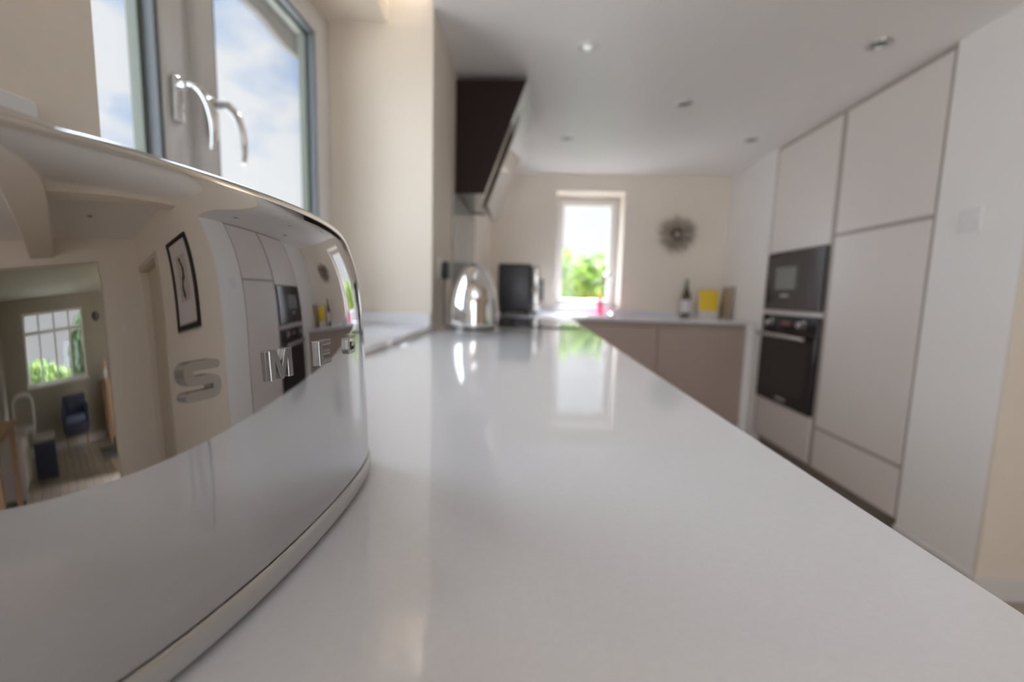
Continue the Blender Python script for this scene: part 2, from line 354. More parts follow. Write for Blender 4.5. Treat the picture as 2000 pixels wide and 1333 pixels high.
# ------------------------------------------------------------------ worktop and units
m = MB(); t0, t1 = WT-0.025, WT
m.box(-0.408, 0.262, -1.0, 3.934, t0, t1)
m.box(0.262, 0.45, 3.315, 3.934, t0, t1); m.box(0.92, 1.655, 3.315, 3.934, t0, t1); m.box(0.45, 0.92, 3.315, 3.42, t0, t1); m.box(0.45, 0.92, 3.74, 3.934, t0, t1)
bmesh.ops.remove_doubles(m.bm, verts=m.bm.verts, dist=1e-5)
wt = m.build('worktop', 'quartz'); tag(wt, 'long white polished L-shaped worktop running past kettle and hob to far window', 'worktop')
m = MB(); prof_rect(m, 'z', 0, 0, 0, 0, 0, 0, 0) if False else None
m.box(0.447, 0.923, 3.417, 3.743, t0-0.19, t0-0.185); m.box(0.447, 0.45, 3.417, 3.743, t0-0.185, t0-0.001); m.box(0.92, 0.923, 3.417, 3.743, t0-0.185, t0-0.001)
m.box(0.45, 0.92, 3.417, 3.42, t0-0.185, t0-0.001); m.box(0.45, 0.92, 3.74, 3.743, t0-0.185, t0-0.001)
tag(m.build('sink', 'brushed_steel'), 'steel undermount sink set into far worktop below the window', 'sink')

def base_unit(x0, x1, y0, y1, face, label, splits=1, group=None):
    c = thing('base_cabinet', ((x0+x1)/2, (y0+y1)/2, FL), label, 'cabinet', group)
    top = t0-0.001
    if face == 'y':      # door looks to -y; the sides are thin so the sink can hang inside
        m = MB(); m.box(x0, x0+0.018, y0+0.02, y1, FL+0.12, top); m.box(x1-0.018, x1, y0+0.02, y1, FL+0.12, top); m.box(x0+0.018, x1-0.018, y1-0.018, y1, FL+0.12, top); m.box(x0+0.018, x1-0.018, y0+0.02, y1-0.018, FL+0.12, FL+0.138)
        m.build('carcass', 'cabinet_brown', c)
        MB().box(x0, x1, y0+0.012, y0+0.02, top-0.035, top).build('grip_rail', 'cabinet_rail', c)
        MB().box(x0+0.003, x1-0.003, y0, y0+0.019, FL+0.125, top-0.038).build('door', 'cabinet_brown', c, bevel=0.0015)
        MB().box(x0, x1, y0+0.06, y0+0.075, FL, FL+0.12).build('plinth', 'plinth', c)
    else:                # door looks to +x
        m = MB(); m.box(x0, x1-0.02, y0, y0+0.018, FL+0.12, top); m.box(x0, x1-0.02, y1-0.018, y1, FL+0.12, top); m.box(x0, x0+0.018, y0+0.018, y1-0.018, FL+0.12, top); m.box(x0+0.018, x1-0.02, y0+0.018, y1-0.018, FL+0.12, FL+0.138)
        m.build('carcass', 'cabinet_taupe', c)
        MB().box(x1-0.02, x1-0.012, y0, y1, top-0.035, top).build('grip_rail', 'cabinet_rail', c)
        MB().box(x1-0.019, x1, y0+0.0015, y1-0.0015, FL+0.125, top-0.038).build('door', 'cabinet_taupe', c, bevel=0.0015)
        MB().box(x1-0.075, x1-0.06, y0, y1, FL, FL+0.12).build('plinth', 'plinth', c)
base_unit(0.30, 0.975, 3.335, 3.93, 'y', 'brown handleless base cabinet under the sink and window')
base_unit(0.975, 1.64, 3.335, 3.93, 'y', 'brown handleless base cabinet under the wine bottle')
tag(MB().box(1.642, 1.697, 3.345, 3.93, FL, t0-0.001).build('end_panel', 'wall_lit_white'), 'narrow white filler panel closing brown base cabinets against wall', 'panel')
for i in range(7):
    ya = -0.99 + 0.612*i
    base_unit(-0.40, 0.243, ya, ya+0.61, 'x', 'taupe handleless base cabinet under the long worktop, ' + ('furthest from the hob', 'just short of the toaster', 'below the far half of toaster', 'below the window sill', 'below the kettle', 'directly below the hob', 'in the corner beyond the hob')[i], group='base cabinets under the long worktop')

# tall units
def tall(y0, y1, label):
    c = thing('tall_cabinet', (2.0, (y0+y1)/2, FL), label, 'cabinet'); return c
X = 1.70
def carcass(c, y0, y1, shelves):
    m = MB(); m.box(X+0.02, 2.32, y0, y0+0.018, FL+0.1, CL-0.002); m.box(X+0.02, 2.32, y1-0.018, y1, FL+0.1, CL-0.002); m.box(2.30, 2.32, y0+0.018, y1-0.018, FL+0.1, CL-0.002)
    for z in shelves: m.box(X+0.022, 2.30, y0+0.018, y1-0.018, z, z+0.018)
    m.build('carcass', 'cabinet_rail', c)
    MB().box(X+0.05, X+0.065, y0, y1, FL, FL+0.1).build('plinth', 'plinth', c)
def front(c, name, y0, y1, z0, z1): return MB().box(X, X+0.02, y0, y1, z0, z1).build(name, 'cabinet_taupe', c, bevel=0.0015)
c = tall(1.945, 2.575, 'tall taupe fridge cabinet with long door beside the light switch wall')
carcass(c, 1.95, 2.575, (-1.0, 0.36, CL-0.022))
front(c, 'door', 1.965, 2.553, 0.387, 1.045); front(c, 'door', 1.965, 2.553, -0.733, 0.367); front(c, 'drawer', 1.965, 2.553, -0.985, -0.752)
c = tall(2.575, 3.235, 'tall taupe oven cabinet holding the microwave and oven')
carcass(c, 2.577, 3.235, (-1.0, -0.715, -0.075, 0.33, CL-0.022))
front(c, 'door', 2.597, 3.215, 0.335, 1.045); front(c, 'drawer', 2.597, 3.215, -0.985, -0.70)
m = MB(); m.box(X, X+0.02, 2.597, 3.215, -0.092, -0.066); m.build('filler_strip', 'cabinet_taupe', c)
def rails(c, strips):
    for y0, y1, z0, z1 in strips: MB().box(X+0.006, X+0.0195, y0, y1, z0, z1).build('grip_rail', 'cabinet_rail', c)
for c_, st in ((bpy.data.objects['tall_cabinet'], [(1.946, 1.9645, -0.98, 1.068), (2.5535, 2.5765, -0.98, 1.068), (1.965, 2.553, 0.3675, 0.3865), (1.965, 2.553, -0.7515, -0.7335), (1.965, 2.553, 1.0455, 1.068)]),
               (bpy.data.objects['tall_cabinet.001'], [(2.5775, 2.5965, -0.98, 1.068), (3.2155, 3.234, -0.98, 1.068), (2.597, 3.215, 1.0455, 1.068)])): rails(c_, st)
# microwave
mw = thing('microwave', (1.75, 2.9, -0.055), 'black built-in microwave with grey window above the oven', 'microwave')
MB().box(X+0.01, X+0.40, 2.612, 3.200, -0.056, 0.326).build('casing', 'black_plastic', mw)
MB().box(X-0.012, X+0.009, 2.603, 3.209, -0.062, 0.331).build('front_panel', 'oven_glass', mw, bevel=0.003)
MB().box(X-0.0135, X-0.0122, 2.86, 3.09, 0.075, 0.225).build('window', 'dark_window', mw)
MB().box(X-0.0135, X-0.0122, 2.93, 3.02, 0.028, 0.044).build('badge', 'logo_grey', mw)
# oven
ov = thing('oven', (1.75, 2.9, -0.69), 'black built-in electric oven with steel handle and two knobs', 'oven')
MB().box(X+0.01, X+0.45, 2.612, 3.200, -0.690, -0.10).build('casing', 'black_plastic', ov)
MB().box(X-0.012, X+0.009, 2.603, 3.209, -0.200, -0.096).build('control_panel', 'black_glass', ov, bevel=0.002)
dd = MB().box(X-0.016, X+0.009, 2.603, 3.209, -0.695, -0.205).build('door', 'black_glass', ov, bevel=0.003)
MB().box(X-0.0175, X-0.0162, 2.66, 3.15, -0.62, -0.27).build('window', 'oven_glass', dd)
m = MB(); m.tube([(X-0.055, 2.66, -0.232), (X-0.055, 3.19, -0.232)], 0.013, 16)
for y in (2.72, 3.13): m.tube([(X-0.055, y, -0.232), (X-0.014, y, -0.232)], 0.007)
m.build('handle', 'brushed_steel', dd, smooth=True)
MB().box(X-0.0175, X-0.0162, 2.85, 2.96, -0.665, -0.648).build('badge', 'logo_grey', dd)
for y in (2.74, 3.10): MB().lathe([(0, -0.035), (0.017, -0.035), (0.021, -0.030), (0.022, -0.004), (0.027, -0.002), (0.027, 0)], (X-0.012, y, -0.150), 28, 'x').build('knob', 'brushed_steel', ov, smooth=True)
MB().box(X-0.0135, X-0.0121, 2.87, 2.97, -0.160, -0.135).build('clock_display', 'display_red', ov)

# light switch and sockets
def plate(name, label, x, y, z, w, h, nrm, cat, group=None, rockers=1):
    o = thing(name, (x, y, z-h/2), label, cat, group); d = 0.008*nrm
    x0, x1 = sorted((x, x+d)); MB().box(x0, x1, y-w/2, y+w/2, z-h/2, z+h/2).build('plate', 'white_plastic', o, bevel=0.002)
    for k in range(rockers):
        yy = y + (k-(rockers-1)/2)*0.045; x0, x1 = sorted((x+d, x+d*1.5)); MB().box(x0, x1, yy-0.012, yy+0.012, z-0.005, z+0.022).build('rocker', 'white_plastic', o, bevel=0.001)
    return o
plate('light_switch', 'white square light switch on pale wall beside the fridge cabinet', 1.70, 1.795, 0.334, 0.088, 0.088, -1, 'switch', rockers=2)
plate('light_switch', 'small white switch on the wall beside the living room opening', 4.0, 1.20, 0.26, 0.086, 0.086, -1, 'switch')
plate('wall_socket', 'white double socket on wall behind the chrome toaster', -0.41, 0.27, 0.10, 0.146, 0.086, 1, 'socket', rockers=2)
plate('wall_socket', 'white socket on wall that the kettle plugs into', -0.41, 1.87, 0.10, 0.086, 0.086, 1, 'socket')

# downlights
def downlight(x, y, z, label, rim, group):
    o = thing('downlight', (x, y, z), label, 'downlight', group)
    MB().lathe([(0.030, -0.001), (0.032, -0.006), (0.040, -0.007), (0.045, -0.004), (0.046, 0.0)], (x, y, z), 40).build('trim_ring', rim, o, smooth=True)
    MB().lathe([(0, -0.0015), (0.010, -0.004), (0.022, -0.003), (0.0295, -0.0008)], (x, y, z), 32).build('bulb', 'dark_window' if rim != 'white_plastic' else 'satin_steel', o, smooth=True)
G = 'recessed kitchen ceiling lights'
downlight(0.20, 1.985, CL, 'white-rimmed recessed ceiling light in front of the cooker hood', 'white_plastic', G)
downlight(1.40, 1.965, CL, 'steel recessed ceiling light beside the tall fridge cabinet', 'satin_steel', G)
downlight(0.80, 2.535, CL, 'steel recessed ceiling light in the middle of kitchen ceiling', 'satin_steel', G)
downlight(0.20, 3.08, CL, 'steel recessed ceiling light above the far end of long worktop', 'satin_steel', G)
downlight(1.43, 3.07, CL, 'steel recessed ceiling light beside the oven cabinet top', 'satin_steel', G)
downlight(3.05, 0.76, CH, 'dark recessed ceiling light in the hall, mirrored in the toaster', 'satin_steel', 'recessed hall ceiling lights')

# ------------------------------------------------------------------ toaster
SP = [-0.1284926, 0.2460429, 0.0073251, 0.0001710, 0.0024781, 0.0045913, -0.0007741, 0.0019338, 0.0076711, -0.0015432, 0.0005053, 0.0003544, 0.0018552, 0.0035278, 0.0020975]     # bulged front of the body: x as a polynomial of y and z
def surf(y, z):
    p = SP; t = (z+0.05)/0.1; w = (y-p[1])/0.1; A = p[2:5]; B = p[5:9]; D = p[9:15]
    x = p[0]; xw = xt = 0.0
    for i, a in enumerate(A): n = i+2; x -= a*w**n; xw += a*n*w**(n-1)
    for i, b in enumerate(B): n = i+1; x -= b*t**n; xt += b*n*t**(n-1)
    for k, (mm, n) in enumerate(((1,1),(1,2),(2,1),(2,2),(1,3),(2,3))):
        x -= D[k]*w**mm*t**n; xw += D[k]*mm*w**(mm-1)*t**n; xt += D[k]*n*w**mm*t**(n-1)
    return x, Vector((1, xw/0.1, xt/0.1)).normalized()
YA, YB, YN, YF, XM = 0.098, 0.335, 0.048, 0.392, -0.232
def bez(p0, c0, c1, p1, n):
    out = []
    for i in range(n+1):
        t = i/n; u = 1-t; out.append(tuple(u**3*a+3*u*u*t*b+3*u*t*t*c_+t**3*d for a, b, c_, d in zip(p0, c0, c1, p1)))
    return out
def outline(z):
    fr = [(surf(YA+(YB-YA)*i/110, z)[0], YA+(YB-YA)*i/110) for i in range(111)]
    def corner(y, ye, sgn):
        x, n = surf(y, z); tx = -n.y/n.x      # dx/dy along the face
        L = abs(ye-y); p0 = (x, y); k = 0.62
        c0 = (x + tx*sgn*L*k, y + sgn*L*k); xe = x - 0.052
        return bez(p0, c0, (xe+0.022, ye), (xe, ye), 22)
    cf = corner(YB, YF, 1)[1:]; cn = corner(YA, YN, -1)[1:]
    half = cn[::-1] + fr + cf                 # from near end to far end along the front
    # end faces, gently bulged to the mid line, then mirrored to the back
    xe_n, xe_f = half[0][0], half[-1][0]
    nend = [(XM + (xe_n-XM)*i/8, YN - 0.004*(1-(i/8)**2)) for i in range(8)]
    fend = [(xe_f + (XM-xe_f)*i/8, YF + 0.004*(1-(1-i/8)**2)) for i in range(1, 9)]
    half = nend + half + fend
    back = [(2*XM-x, y) for x, y in half[1:-1]][::-1]
    return half + back
def inset(o, d):
    n = len(o); r = []
    for i in range(n):
        a, b = o[i-1], o[(i+1) % n]; t = Vector((b[0]-a[0], b[1]-a[1])).normalized(); r.append((o[i][0] + t.y*d, o[i][1] - t.x*d))
    return r
def build_toaster():
    T = thing('toaster', (XM, 0.22, WT), 'mirror-polished steel retro toaster with raised metal letters in the foreground', 'toaster')
    rings = []
    zb = WT+0.020; zt = 0.033
    for i in range(72):
        z = zb + (zt-zb)*i/71; rings.append([(x, y, z) for x, y in outline(z)])
    o = outline(zt); R = 0.030; a0 = math.radians(15)
    for i in range(1, 25):
        a = a0 + (PI/2-a0)*i/24; d = R*(math.cos(a0)-math.cos(a)); rings.append([(x, y, zt+R*(math.sin(a)-math.sin(a0))) for x, y in inset(o, -d)])
    o2 = inset(o, -R*math.cos(a0)); ztop = zt+R*(1-math.sin(a0))
    for k in range(1, 6):
        s_ = 1-k*0.12; cy = 0.22; rings.append([(XM+(x-XM)*s_, cy+(y-cy)*(1-k*0.03), ztop+0.0015*(1-(s_)**2)) for x, y in o2])
    rings0 = [[(x, y, zb) for x, y in inset(outline(zb), -0.004)]]
    MB().loft(rings0+rings).build('body', 'mirror_steel', T, smooth=True, angle=60)
    zs = ztop+0.0017
    for xs in (-0.028, 0.028):
        b = MB(); b.rbox(XM+xs-0.017, XM+xs+0.017, 0.095, 0.345, zs-0.001, zs+0.004, 0.0015); s1 = b.build('slot_frame', 'satin_steel', T, smooth=True)
        MB().box(XM+xs-0.012, XM+xs+0.012, 0.102, 0.338, zs+0.0042, zs+0.0046).build('slot', 'rubber', s1)
    # base trim band
    r = []
    ob = outline(zb)
    for z, d in ((WT+0.004, -0.0035), (WT+0.005, 0.0), (WT+0.008, 0.0016), (WT+0.0165, 0.0020), (WT+0.0185, 0.0014), (WT+0.0192, 0.0002), (WT+0.0192, -0.004)):
        r.append([(x, y, z) for x, y in inset(ob, d)])
    MB().loft(r).build('base_trim', 'satin_steel', T, smooth=True, angle=50)
    for fx in (-0.065, 0.065):
        for fy in (0.11, 0.33): MB().lathe([(0, 0), (0.010, 0), (0.010, 0.0045), (0, 0.0045)], (XM+fx, fy, WT), 20).build('foot', 'rubber', T)
    # lever and browning dial on the far end
    m = MB(); m.box(XM-0.003, XM+0.003, YF+0.0035, YF+0.0045, -0.10, 0.0); m.build('lever_track', 'rubber', T)
    m = MB(); m.tube([(XM, YF+0.003, -0.015), (XM, YF+0.020, -0.015)], 0.004); m.lathe([(0, 0), (0.010, 0), (0.013, 0.004), (0.013, 0.010), (0.009, 0.014), (0, 0.015)], (XM, YF+0.018, -0.015), 24, 'y'); m.build('lever', 'chrome', T, smooth=True)
    MB().lathe([(0.018, 0), (0.018, 0.010), (0.014, 0.014), (0, 0.015)], (XM, YF+0.003, -0.125), 28, 'y').build('dial', 'chrome', T, smooth=True)
    # raised letters
    def letter(poly, y0, y1, z0, z1, depth=0.0028):
        b2 = bmesh.new(); vs = [b2.verts.new((p[0], p[1], 0)) for p in poly]; f = b2.faces.new(vs)
        ext = bmesh.ops.extrude_face_region(b2, geom=[f]); top = [e for e in ext['geom'] if isinstance(e, bmesh.types.BMVert)]
        for v in top: v.co.z = 1.0
        tf = [e for e in ext['geom'] if isinstance(e, bmesh.types.BMFace)]
        bmesh.ops.recalc_face_normals(b2, faces=b2.faces)
        for v in b2.verts:
            y = y0+(y1-y0)*v.co.x; z = z0+(z1-z0)*v.co.y; x, n = surf(y, z)
            v.co = Vector((x, y, z)) + n*(depth*v.co.z - 0.0003)
        m = MB(); m.merge(b2); m.build('letter', 'letter_steel', T, bevel=0.0004, seg=2)
    def ribbon(path, hw):
        pts = []; 
        for i, (x, y, r) in enumerate(path):        # rounded corners of radius r
            if r == 0 or i in (0, len(path)-1): pts.append(Vector((x, y))); continue
            p = Vector((x, y)); a = (Vector(path[i-1][:2])-p).normalized(); b = (Vector(path[i+1][:2])-p).normalized()
            for k in range(9):
                t = k/8; pts.append((1-t)**2*(p+a*r) + 2*t*(1-t)*p + t*t*(p+b*r))
        L, Rr = [], []
        for i, p in enumerate(pts):
            t = (pts[min(i+1, len(pts)-1)]-pts[max(i-1, 0)]).normalized(); n = Vector((-t.y, t.x)); L.append(p+n*hw); Rr.append(p-n*hw)
        def cap(p, t, s):
            n = Vector((-t.y, t.x)); return [p + (n*math.cos(a)*s + t*math.sin(a)*s)*hw for a in [PI*k/8 for k in range(1, 8)]]
        te = (pts[-1]-pts[-2]).normalized(); ts = (pts[0]-pts[1]).normalized()
        return L + cap(pts[-1], te, 1) + Rr[::-1] + cap(pts[0], ts, 1)
    Sp = [(0.90, 0.89, 0), (0.12, 0.89, 0.16), (0.12, 0.5, 0.16), (0.88, 0.5, 0.16), (0.88, 0.11, 0.16), (0.10, 0.11, 0)]
    Gp = [(0.92, 0.88, 0), (0.12, 0.88, 0.2), (0.12, 0.12, 0.2), (0.88, 0.12, 0.2), (0.88, 0.50, 0.0), (0.56, 0.50, 0)]
    Mp = [(0, 0), (0.22, 0), (0.22, 0.62), (0.44, 0), (0.56, 0), (0.78, 0.62), (0.78, 0), (1, 0), (1, 1), (0.70, 1), (0.5, 0.40), (0.30, 1), (0, 1)]
    Ep = [(0, 0), (1, 0), (1, 0.2), (0.30, 0.2), (0.30, 0.41), (0.9, 0.41), (0.9, 0.60), (0.30, 0.60), (0.30, 0.80), (1, 0.80), (1, 1), (0, 1)]
    letter(ribbon(Sp, 0.125), 0.1572, 0.1726, -0.0462, -0.0307)
    letter(Mp, 0.2020, 0.2197, -0.0468, -0.0315)
    letter(Ep, 0.2475, 0.2625, -0.0468, -0.0316)
    letter(ribbon(Gp, 0.11), 0.2905, 0.3065, -0.0462, -0.0322)
build_toaster()

# ------------------------------------------------------------------ kettle
K = thing('kettle', (-0.243, 1.75, WT), 'chrome dome-shaped electric kettle standing before the hob', 'kettle')
kc = (-0.243, 1.75, 0)
MB().lathe([(0, WT), (0.088, WT), (0.104, WT+0.003), (0.106, WT+0.010), (0.098, WT+0.016), (0, WT+0.016)], kc, 64).build('power_base', 'brushed_steel', K, smooth=True)
MB().lathe([(0.080, WT+0.0165), (0.090, WT+0.020), (0.090, WT+0.026)], kc, 64).build('gap_ring', 'rubber', K, smooth=True)
pr = [(0.100, WT+0.024), (0.1035, WT+0.030), (0.1035, WT+0.05), (0.1015, -0.07), (0.098, -0.03), (0.092, 0.0), (0.083, 0.03), (0.071, 0.057), (0.057, 0.081), (0.044, 0.098)]
def smoothprof(pr, n=6):
    out = []
    for i in range(len(pr)-1):
        p0 = pr[max(i-1, 0)]; p1 = pr[i]; p2 = pr[i+1]; p3 = pr[min(i+2, len(pr)-1)]
        for k in range(n):
            t = k/n; out.append(tuple(0.5*((2*b)+(-a+c_)*t+(2*a-5*b+4*c_-d)*t*t+(-a+3*b-3*c_+d)*t**3) for a, b, c_, d in zip(p0, p1, p2, p3)))
    return out+[pr[-1]]
MB().lathe(smoothprof(pr), kc, 96).build('body', 'chrome', K, smooth=True)
MB().lathe([(0.044, 0.0985), (0.036, 0.106), (0.022, 0.113), (0, 0.116)], kc, 48).build('lid', 'chrome', K, smooth=True)
hp = []
for i in range(17):
    a = -0.25 + i/16*(PI*0.95); hp.append((kc[0]-0.01, kc[1]+0.055+0.075*math.sin(a)*1.0+0.03, -0.005+0.088*math.cos(a)+0.02))
MB().tube(hp, 0.010, 14).build('handle', 'black_plastic', K, smooth=True)
MB().loft([[(kc[0]+0.02+w_*0.5*math.cos(a), kc[1]-yy, zz+w_*math.sin(a)) for a in [2*PI*k/16 for k in range(16)]] for yy, zz, w_ in ((0.05, 0.052, 0.024), (0.072, 0.064, 0.018), (0.088, 0.078, 0.013))]).build('spout', 'chrome', K, smooth=True)
MB().tube(smoothprof([(-0.343, 1.78, WT+0.012), (-0.372, 1.79, WT+0.02), (-0.375, 1.80, -0.08), (-0.385, 1.83, 0.0), (-0.388, 1.87, 0.06)], 6), 0.0045, 10).build('cord', 'grey_plastic', K, smooth=True)
MB().rbox(-0.398, -0.368, 1.848, 1.892, 0.055, 0.130, 0.008).build('plug', 'black_plastic', K, smooth=True)

# ------------------------------------------------------------------ hob, splashback and hood
hb = thing('hob', (-0.07, 2.39, WT), 'black glass hob set into the white worktop behind the kettle', 'hob')
MB().rbox(-0.36, 0.225, 2.04, 2.74, WT+0.0005, WT+0.0065, 0.002).build('glass_top', 'black_glass', hb)
for x, y, r in ((-0.21, 2.22, 0.09), (0.08, 2.22, 0.075), (-0.21, 2.56, 0.075), (0.08, 2.56, 0.09)):
    MB().lathe([(r, WT+0.0066), (r, WT+0.0070), (r-0.003, WT+0.0070), (r-0.003, WT+0.0066)], (x, y, 0), 48).build('cooking_zone', 'logo_grey', hb)
tag(MB().box(-0.4095, -0.402, 2.12, 2.92, WT+0.001, 0.493).build('splashback', 'splash', bevel=0.001), 'pale grey glass splashback on wall behind the hob', 'splashback')
hd_ = thing('cooker_hood', (-0.25, 2.5, 0.49), 'angled cooker hood with dark side panel and mirrored slanting front', 'cooker hood')
y0h, y1h = 2.20, 2.80
MB().prism([(-0.409, 0.495), (-0.262, 0.497), (-0.062, 1.036), (-0.409, 1.036)], 'y', y0h, y0h+0.012).build('side_panel', 'hood_side', hd_)
MB().prism([(-0.409, 0.495), (-0.262, 0.497), (-0.062, 1.036), (-0.409, 1.036)], 'y', y1h-0.012, y1h).build('side_panel', 'hood_side', hd_)
MB().prism([(-0.405, 0.50), (-0.27, 0.502), (-0.07, 1.035), (-0.405, 1.035)], 'y', y0h+0.0125, y1h-0.0125).build('body', 'brushed_steel', hd_)
def slant(o0, o1, s0, s1, ya, yb):   # a slab on the hood's slanting face, from offset o0 to o1, along it from s0 to s1
    a = Vector((-0.262, 0.497)); b = Vector((-0.062, 1.036)); t = (b-a).normalized(); n = Vector((t.y, -t.x))
    L = (b-a).length; q = [a+t*L*s0+n*o0, a+t*L*s0+n*o1, a+t*L*s1+n*o1, a+t*L*s1+n*o0]
    return MB().prism([(p.x, p.y) for p in q], 'y', ya, yb)
slant(0.0005, 0.014, -0.10, 1.0, y0h, y1h).build('front_panel', 'hood_mirror', hd_, bevel=0.002)
gp = slant(0.028, 0.036, -0.08, 0.80, y0h+0.03, y1h-0.03).build('glass_flap', 'hood_mirror', hd_, bevel=0.002)
slant(0.0145, 0.028, 0.30, 0.60, y0h+0.15, y1h-0.15).build('hinge_block', 'black_plastic', hd_)

# ------------------------------------------------------------------ air fryer
af = thing('air_fryer', (-0.13, 3.57, WT), 'black box air fryer with chrome front on the worktop beyond the hob', 'air fryer')
MB().rbox(-0.285, -0.012, 3.44, 3.72, WT+0.008, 0.240, 0.022, 4).build('body', 'black_plastic', af, smooth=True)
MB().rbox(-0.010, 0.050, 3.45, 3.71, 0.045, 0.225, 0.014).build('control_panel', 'brushed_steel', af, smooth=True)
d_ = MB().rbox(-0.010, 0.056, 3.45, 3.71, WT+0.012, 0.035, 0.014).build('drawer', 'brushed_steel', af, smooth=True)
MB().rbox(0.057, 0.085, 3.555, 3.605, -0.06, 0.13, 0.012).build('handle', 'grey_plastic', d_, smooth=True)
for x in (-0.25, -0.05):
    for y in (3.47, 3.69): MB().lathe([(0, 0), (0.012, 0), (0.012, 0.009), (0, 0.009)], (x, y, WT), 16).build('foot', 'rubber', af)

# ------------------------------------------------------------------ tap, washing-up liquid, bottle, card, board, wreath
tp = thing('tap', (0.70, 3.80, WT), 'tall chrome swan-neck tap on the far worktop before the window', 'tap')
MB().lathe([(0, 0), (0.026, 0), (0.026, 0.008), (0.018, 0.012), (0.016, 0.06), (0.011, 0.065)], (0.70, 3.80, WT), 28).build('tap_body', 'chrome', tp, smooth=True)
pts = [(0.70, 3.80, WT+0.06), (0.70, 3.80, 0.12)]
for i in range(1, 15):
    a = PI*i/14*0.97; pts.append((0.70-0.055*(1-math.cos(a)), 3.80-0.03*(1-math.cos(a)), 0.12+0.07*math.sin(a)))
pts.append((pts[-1][0], pts[-1][1], 0.085)); MB().tube(pts, 0.010, 16).build('spout', 'chrome', tp, smooth=True)
MB().tube([(0.712, 3.80, WT+0.05), (0.735, 3.80, WT+0.055), (0.785, 3.79, WT+0.075)], 0.006, 10).build('lever', 'chrome', tp, smooth=True)
wl = thing('washing_up_bottle', (0.597, 3.84, WT), 'pink washing-up liquid bottle with orange cap beside the tap', 'bottle')
MB().lathe([(0, 0), (0.026, 0), (0.028, 0.01), (0.026, 0.09), (0.016, 0.125), (0.010, 0.135), (0, 0.135)], (0.597, 3.84, WT), 28).build('body', 'red_liquid', wl, smooth=True)
MB().lathe([(0, 0.1352), (0.012, 0.1352), (0.012, 0.165), (0.006, 0.17), (0.006, 0.20), (0, 0.202)], (0.597, 3.84, WT), 20).build('cap', 'orange_cap', wl, smooth=True)
wb = thing('wine_bottle', (1.345, 3.84, WT), 'brown wine bottle with white label on the far worktop', 'bottle')
bp_ = smoothprof([(0.037, 0.004), (0.0385, 0.02), (0.0385, 0.12), (0.0385, 0.17), (0.034, 0.20), (0.020, 0.235), (0.0145, 0.26), (0.0140, 0.275)])
MB().lathe([(0, 0)]+bp_, (1.345, 3.84, WT), 40).build('body', 'bottle_glass', wb, smooth=True)
MB().lathe([(0.0150, 0.255), (0.0152, 0.31), (0.0165, 0.312), (0.0165, 0.322), (0.0150, 0.326), (0, 0.327)], (1.345, 3.84, WT), 28).build('foil', 'bottle_foil', wb, smooth=True)
MB().lathe([(0.0391, 0.035), (0.0393, 0.036), (0.0393, 0.145), (0.0391, 0.146)], (1.345, 3.84, WT), 40).build('paper_label', 'paper_label', wb, smooth=True)
# folded greeting card: yellow print on a white card, leaning back a little
cd = thing('greeting_card', (1.545, 3.86, WT), 'yellow greeting card standing on the worktop right of the wine bottle', 'card')
def leaf(y_, dy, m_, n_, x0=1.455, x1=1.635, za=WT+0.0005, zb=0.085, par=cd):
    return MB().prism([(y_, za), (y_+0.002, za), (y_+dy+0.002, zb), (y_+dy, zb)], 'x', x0, x1).build(n_, m_, par)
leaf(3.84, 0.025, 'white_card', 'front_leaf'); leaf(3.91, -0.043, 'white_card', 'back_leaf')
leaf(3.8425, 0.0195, 'yellow_card', 'yellow_print', 1.462, 1.628, -0.105, 0.075)
MB().prism([(3.8615, 0.076), (3.8625, 0.076), (3.8635, 0.084), (3.8625, 0.084)], 'x', 1.462, 1.628).build('pink_edge', 'pink_card', cd)
m = MB(); m.prism([(1.655, WT+0.0005), (1.668, WT+0.0005), (1.698, 0.105), (1.685, 0.105)], 'y', 3.70, 3.90)
tag(m.build('chopping_board', 'pale_wood', bevel=0.003), 'tan wooden board leaning on the wall beside the yellow card', 'board')
# wreath
cw = Vector((1.255, 3.925, 0.560))
wr = thing('twig_wreath', (1.255, 3.925, 0.36), 'round grey-brown twig wreath hanging on wall right of far window', 'wreath')
def twigs(n, r0a, r0b, la, lb, sa, sb):
    m = MB()
    for i in range(n):
        a = random.random()*2*PI; r0 = random.uniform(r0a, r0b); ln = random.uniform(la, lb); th = a + random.choice((-1, 1))*random.uniform(sa, sb)
        p = cw + Vector((math.cos(a)*r0, random.uniform(-0.02, 0.012), math.sin(a)*r0)); q = p + Vector((math.cos(th)*ln, random.uniform(-0.012, 0.006), math.sin(th)*ln)); mid = (p+q)/2 + Vector((random.uniform(-1, 1), 0, random.uniform(-1, 1)))*0.008
        m.tube([p, mid, q], [0.0022, 0.002, 0.001], 4)
    return m
twigs(330, 0.05, 0.13, 0.04, 0.09, 0.2, 1.1).build('outer_twigs', 'twig', wr)
twigs(120, 0.02, 0.045, 0.02, 0.05, 0.6, 1.6).build('inner_ring', 'bark', wr)

